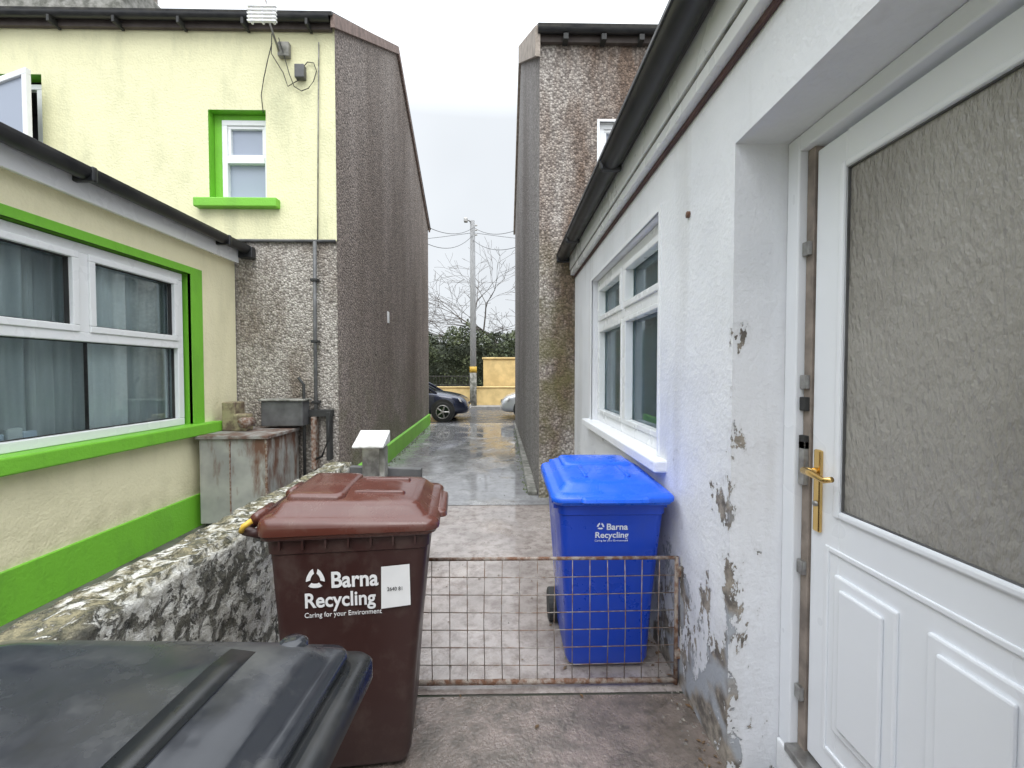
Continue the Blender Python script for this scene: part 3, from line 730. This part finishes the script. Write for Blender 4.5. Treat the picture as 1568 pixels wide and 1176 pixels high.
label('2640 81',BR,(.155,sy(.71)-.006,.712),(tl,0,0),.02,M['rubber'],'sticker_print')
tube('yellow_tie',[(-.36,-.27,.99),(-.385,-.285,.975),(-.40,-.27,.955)],.010,M['yplastic'],BR,8)

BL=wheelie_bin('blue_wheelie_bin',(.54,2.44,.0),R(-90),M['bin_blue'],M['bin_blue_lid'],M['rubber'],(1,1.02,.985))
def fxx(z): return .265+(.319-.265)*(z-.40)/.46+.004
tl2=R(90+6.7)
def bl_lab(t,y,z,s,n_,b_): label(t,BL,(fxx(z)+.001,y,z),(tl2,0,R(90)),s,M['blue_label'],n_,bold=b_)
bl_lab('Barna',-.030,.785,.046,'bin_lettering_top',.001)
bl_lab('Recycling',-.085,.742,.044,'bin_lettering_bottom',.0008)
bl_lab('Caring for your Environment',-.085,.722,.014,'bin_lettering_small',0)
logo(BL,lambda x,z:(fxx(z)+.001,x,z),-.058,.804,.018,M['blue_label'])

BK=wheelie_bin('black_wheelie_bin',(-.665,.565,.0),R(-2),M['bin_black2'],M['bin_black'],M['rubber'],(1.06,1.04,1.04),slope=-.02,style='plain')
loft('lid_cap',[(.026,.026,.0255,.985,.245),(.026,.026,.0255,1.012,.245),(.018,.018,.0175,1.019,.245),(.006,.006,.0055,1.021,.245)],M['bin_black'],BK,sharp=60).location=(.0,.235,0)
V=[];F=[]
for y,z in ((-.20,1.024),(-.14,1.031),(-.08,1.032),(0,1.032),(.08,1.032),(.14,1.031),(.19,1.025)):
    V+=[(.165,y,z+.001),(.207,y,z-.004)]
for i in range(6): F.append((2*i,2*i+1,2*i+3,2*i+2))
o=mesh('lid_recess_strip',V,F,M['bin_black2'],BK,smooth=True); sd=o.modifiers.new('s','SOLIDIFY'); sd.thickness=.010; sd.offset=0

# ground litter
random.seed(5)
def scatter(name,cnt,mat,fn,smin,smax,flat):
    V=[];F=[]
    for _ in range(cnt):
        x,y=fn(); s=random.uniform(smin,smax); a=random.uniform(0,6.28); n_=len(V)
        if flat:
            c,sn_=math.cos(a)*s,math.sin(a)*s
            V+=[(x-c,y-sn_,.008+random.uniform(0,.004)),(x+sn_*.5,y-c*.5,.009+random.uniform(0,.006)),(x+c,y+sn_,.008),(x-sn_*.5,y+c*.5,.012)]
            F.append((n_,n_+1,n_+2,n_+3))
        else:
            V+=[(x-s,y-s*.7,.004),(x+s,y-s,.004),(x+s*.8,y+s,.004),(x-s,y+s*.8,.004),(x,y,.004+s*1.2)]
            F+=[(n_,n_+1,n_+4),(n_+1,n_+2,n_+4),(n_+2,n_+3,n_+4),(n_+3,n_,n_+4)]
    return mesh(name,V,F,mat)
def edge_right():
    return (.865-abs(random.gauss(0,.06)),random.uniform(1.3,5.2))
def anywhere():
    y=random.uniform(1.2,9); return (random.uniform(-1.1,.84) if y<5 else random.uniform(-1.8,.3),y)
scatter('fallen_leaves',200,M['litter'],lambda:edge_right() if random.random()<.5 else anywhere(),.006,.018,True)
scatter('grit',520,M['stone'],lambda:edge_right() if random.random()<.7 else anywhere(),.002,.007,False)
def edge_gable():
    y=random.uniform(5.3,12); return (gx(y)+.05+abs(random.gauss(0,.05)),y)
scatter('moss_tufts',300,M['leaf'],lambda:edge_gable() if random.random()<.6 else (.30-abs(random.gauss(0,.03)),random.uniform(5.4,12)),.006,.02,False)

# ------------------------------------------------------------ CARS
def paint(name,c):
    m,nt,b=new_mat(name)
    setin(nt,b,'Base Color',c)
    setin(nt,b,'Roughness',.25); setin(nt,b,'Metallic',.3); setin(nt,b,'Coat Weight',.8); setin(nt,b,'Coat Roughness',.05); return m
def car(name,loc,rot,col):
    C=root(name,loc,rot); pm=paint(name+'_paint',col)
    st=[(-2.12,.38,.80,.66),(-2.08,.28,.93,.78),(-1.7,.22,.98,.85),(-1.0,.20,.97,.87),(0,.20,.94,.875),(.85,.20,.93,.87),(1.25,.20,.90,.86),(1.65,.21,.83,.83),(1.92,.22,.74,.78),(2.06,.25,.62,.68),(2.12,.32,.50,.56)]
    V=[];F=[]
    for x,zb,zs,w in st:
        half=[(0,zb),(w*.8,zb),(w*.97,zb+.08),(w,zb+(zs-zb)*.45),(w*.985,zs-.10),(w*.90,zs-.01),(w*.5,zs+.03),(0,zs+.04)]
        ring=half+[(-a,z) for a,z in half[-2:0:-1]]
        V+=[(x,a,z) for a,z in ring]
    n=14
    for i in range(len(st)-1):
        for k in range(n): F.append((i*n+k,i*n+(k+1)%n,(i+1)*n+(k+1)%n,(i+1)*n+k))
    F.append(tuple(range(n))); F.append(tuple(range((len(st)-1)*n,len(st)*n)))
    b=mesh('body',V,F,pm,C,smooth=True); s=b.modifiers.new('s','SUBSURF'); s.levels=2; s.render_levels=2
    V=[(-1.95,-.70,.90),(-1.95,.70,.90),(1.12,.72,.88),(1.12,-.72,.88),(-1.45,-.58,1.38),(-1.45,.58,1.38),(.18,.58,1.42),(.18,-.58,1.42)]
    mesh('windows',V,[(0,1,2,3),(4,5,6,7),(0,1,5,4),(1,2,6,5),(2,3,7,6),(3,0,4,7)],M['carglass'],C,bevel=.05,segs=3)
    V=[(-1.5,-.58,1.375),(-1.5,.58,1.375),(.22,.58,1.41),(.22,-.58,1.41),(-1.3,-.48,1.45),(-1.3,.48,1.45),(.0,.48,1.46),(.0,-.48,1.46)]
    mesh('roof',V,[(0,1,2,3),(4,5,6,7),(0,1,5,4),(1,2,6,5),(2,3,7,6),(3,0,4,7)],pm,C,bevel=.04,segs=3)
    for s_ in (-1,1):
        tube('a_pillar_%d'%(s_+1),[(1.12,s_*.735,.89),(.66,s_*.66,1.17),(.18,s_*.59,1.42)],.035,pm,C,6)
        tube('b_pillar_%d'%(s_+1),[(-.35,s_*.73,.92),(-.42,s_*.595,1.40)],.035,pm,C,6)
        tube('c_pillar_%d'%(s_+1),[(-1.85,s_*.71,.92),(-1.45,s_*.59,1.38)],.07,pm,C,6)
        mesh('headlight_%d'%(s_+1),[(2.085,s_*.40,.60),(1.80,s_*.815,.745),(1.86,s_*.825,.64),(2.105,s_*.50,.52)],[(0,1,2,3)],M['insul'],C)
        box('mirror_%d'%(s_+1),.72,.86,min(s_*.82,s_*1.0),max(s_*.82,s_*1.0),.93,1.05,pm,C,.03)
        box('door_handle_%d'%(s_+1),-.30,-.12,min(s_*.86,s_*.895),max(s_*.86,s_*.895),.78,.81,pm,C,.01)
        for j,xw in enumerate((-1.32,1.33)):
            V,F=tubegeo([(xw,s_*.70,.34),(xw,s_*.862,.34)],.375,28); mesh('arch_%d_%d'%(s_+1,j),V,F,M['rubber'],C)
            V,F=tubegeo([(xw,s_*.66,.315),(xw,s_*.885,.315)],.315,28); mesh('tyre_%d_%d'%(s_+1,j),V,F,M['rubber'],C,bevel=.03)
            V,F=tubegeo([(xw,s_*.80,.315),(xw,s_*.892,.315)],.20,20); mesh('hub_%d_%d'%(s_+1,j),V,F,M['carglass'],C)
            P=[]
            for q in range(5):
                a=2*math.pi*q/5; P.append(tubegeo([(xw,s_*.90,.315),(xw+.2*math.cos(a),s_*.895,.315+.2*math.sin(a))],.026,6))
            P.append(tubegeo([(xw,s_*.88,.315),(xw,s_*.91,.315)],.05,12))
            V,F=join(P); mesh('rim_%d_%d'%(s_+1,j),V,F,M['steel'],C)
            P=tubegeo([(xw+.205*math.cos(2*math.pi*q/20),s_*.89,.315+.205*math.sin(2*math.pi*q/20)) for q in range(21)],.018,6)
            mesh('rim_ring_%d_%d'%(s_+1,j),P[0],P[1],M['steel'],C,smooth=True)
    box('number_plate',2.10,2.125,-.26,.26,.36,.47,M['wred'],C)
    box('grille',2.07,2.115,-.40,.40,.50,.60,M['rubber'],C,.02)
    return C
car('parked_car',(-3.25,14.35,.004),0,(.012,.018,.045))
car('parked_car.001',(2.0,14.9,.004),math.pi,(.62,.64,.66))

# ------------------------------------------------------------ BACKGROUND
FW=root('garden_wall')
box('wall_low',-30,30,18.9,19.1,0,.88,M['ywall'],FW,.02)
box('wall_coping',-30,30,18.86,19.14,.88,.93,M['ywall'],FW,.02)
TW=root('ochre_outbuilding')
box('outbuilding_wall',-.95,8,19.6,19.9,0,2.15,M['ywall'],TW,.02)
box('outbuilding_coping',-1.0,8,19.55,19.95,2.15,2.24,M['ywall'],TW,.02)
RF=root('railing_fence')
P=[]
for i in range(60):
    x=-9+i*.13; P.append(tubegeo([(x,19.3,.9),(x,19.3,1.42)],.012,5))
P.append(tubegeo([(-9,19.3,1.38),(-1.2,19.3,1.38)],.02,6)); P.append(tubegeo([(-9,19.3,.98),(-1.2,19.3,.98)],.02,6))
V,F=join(P); mesh('rails',V,F,M['rubber'],RF)
def leafmass(name,x0,x1,y0,y1,z1,cnt,size,mats,hv=.5,par=None):
    V=[];F=[];I=[]
    for _ in range(cnt):
        x=random.uniform(x0,x1); y=random.uniform(y0,y1)
        top=z1+hv*noise.noise(Vector((x*.5,y*.5,3)))*1.6+.35*noise.noise(Vector((x*1.9,y,7)))
        z=top*random.random()**.55
        d=noise.noise(Vector((x*1.3,y*1.3,z*1.3)))
        if d<-.25 and z>top-.8: continue
        c=Vector((x,y,z)); a=Vector((random.gauss(0,1),random.gauss(0,1),random.gauss(0,1))).normalized()
        bq=a.cross(Vector((random.gauss(0,1),random.gauss(0,1),random.gauss(0,1)))).normalized()
        s=size*random.uniform(.5,1.3); n=len(V)
        V+=[c-a*s,c-bq*s*.55,c+a*s,c+bq*s*.55]; F.append((n,n+1,n+2,n+3)); I.append(0 if d>-.05 else 1)
    return mesh(name,V,F,None,par,mats=mats,midx=I)
HG=root('hedge')
leafmass('hedge_foliage',-8,6,22.0,24.5,3.7,36000,.08,[M['leaf'],M['leafdark']],.5,HG)
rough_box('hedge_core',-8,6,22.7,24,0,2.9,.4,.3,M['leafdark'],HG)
leafmass('distant_trees',-60,60,70,80,6.0,9000,.6,[M['leaf'],M['leafdark']],2.0)

# bare tree
random.seed(41)
TP=[]
def branch(p,d,L,r,lv):
    pts=[p]; rs=[r]; n=3
    q=p.copy(); dd=d.copy()
    for i in range(n):
        dd=(dd+Vector((random.gauss(0,.14),random.gauss(0,.14),random.gauss(0.0,.08)))).normalized()
        q=q+dd*L/n; pts.append(q.copy()); rs.append(max(.009,r*(1-.36*(i+1)/n)))
    TP.append(tubegeo(pts,rs,5 if lv<3 else 3))
    if lv>=6: return
    k=4 if lv==0 else 3 if lv<5 else 2
    for j in range(k):
        sp=.62
        up_=.0 if lv<2 else -.02
        nd_=(dd+Vector((random.gauss(0,sp),random.gauss(0,sp*.7),random.gauss(up_,sp*.5)))).normalized()
        if nd_.z<-.1: nd_.z=abs(nd_.z)*.5
        branch(q if j<2 else pts[2],nd_,L*random.uniform(.66,.84),rs[-1]*.75,lv+1)
branch(Vector((-.4,27.5,0)),Vector((0,0,1)),2.9,.26,0)
V,F=join(TP); mesh('bare_tree',V,F,M['bark'])

# utility pole
UP=root('utility_pole')
px,py=-1.33,18.55
tube('pole_shaft',[(px,py,0),(px,py,4),(px-.02,py,8.0)],[.14,.125,.10],M['pole'],UP,12)
tube('lower_sleeve',[(px,py,.1),(px,py,1.6)],[.148,.145],M['concrete_cap'],UP,12)
tube('sleeve_band',[(px,py,1.55),(px,py,1.8)],[.155,.153],M['yplastic'],UP,12)
tube('bracket_arm',[(px,py,7.85),(px-.15,py-.1,7.98),(px-.28,py-.2,7.98)],.03,M['steel'],UP)
box('terminal_box',px-.36,px-.20,py-.30,py-.14,7.86,8.04,M['steel'],UP,.03)
for i,z in enumerate((7.4,7.6,7.8)):
    tube('insulator_%d'%i,[(px+.10,py-.02,z),(px+.18,py-.05,z)],.035,M['insul'],UP,8)
def sagwire(name,a,b_,s,r=.009):
    a=Vector(a);b_=Vector(b_); pts=[]
    for i in range(13):
        t=i/12; p=a.lerp(b_,t); p.z-=s*4*t*(1-t); pts.append(p)
    tube(name,pts,r,M['rubber'],UP,5)
sagwire('wire_a',(px,py,7.7),(-2.2,12.6,5.75),.22)
sagwire('wire_b',(px,py,7.4),(-2.25,12.9,5.35),.3)
sagwire('wire_c',(px,py,7.75),(.35,13.0,5.8),.2)
sagwire('wire_e2',(px,py,7.2),(.35,13.0,5.3),.22)
sagwire('wire_d',(px,py,7.5),(14,18.6,7.4),.5)
sagwire('wire_e',(px,py,7.5),(-18,18.6,7.4),.6)

# ------------------------------------------------------------ WORLD
w=bpy.data.worlds.new('World'); scene.world=w; w.use_nodes=True; nt=w.node_tree; nt.nodes.clear()
out=nd(nt,'ShaderNodeOutputWorld'); bg=nd(nt,'ShaderNodeBackground',{'Strength':.1}); nt.links.new(bg.outputs[0],out.inputs[0])
sky=nd(nt,'ShaderNodeTexSky'); sky.sky_type='NISHITA'; sky.sun_disc=False; sky.sun_elevation=R(54); sky.sun_rotation=R(190); sky.dust_density=5; sky.air_density=1.5
tc=nd(nt,'ShaderNodeTexCoord'); sp=nd(nt,'ShaderNodeSeparateXYZ',{'Vector':tc.outputs['Generated']})
g=mrange(nt,sp.outputs[2],.50,.95,9.8,45)
bk=mrange(nt,sp.outputs[1],.1,-.9,1,1.7)
cl=mrange(nt,noise_f(nt,tc.outputs['Generated'],2.2,3),.3,.7,.91,1.04)
gv=mth(nt,'MULTIPLY',mth(nt,'MULTIPLY',g,bk),cl)
cc=nd(nt,'ShaderNodeVectorMath',{0:(.94,.985,1.035)},operation='SCALE'); nt.links.new(gv,cc.inputs['Scale'])
mx=mixc(nt,.06,(0,0,0),(0,0,0))
mn=mx.node; nt.links.new(cc.outputs[0],mn.inputs[6]); nt.links.new(sky.outputs[0],mn.inputs[7])
nt.links.new(mx,bg.inputs[0])
sl=bpy.data.lights.new('sun','SUN'); sl.energy=.9; sl.angle=R(30); sl.color=(1,.97,.93)
so=bpy.data.objects.new('sun',sl); so.rotation_euler=(R(36),0,R(10)); scene.collection.objects.link(so)

# ------------------------------------------------------------ CAMERA
cd=bpy.data.cameras.new('camera'); cam=bpy.data.objects.new('camera',cd); scene.collection.objects.link(cam)
cd.sensor_width=36; cd.lens=15.15; cd.clip_start=.02; cd.clip_end=1500
cam.location=(0,0,1.56); cam.rotation_euler=(R(90-1.56),0,R(-1.04))
scene.camera=cam
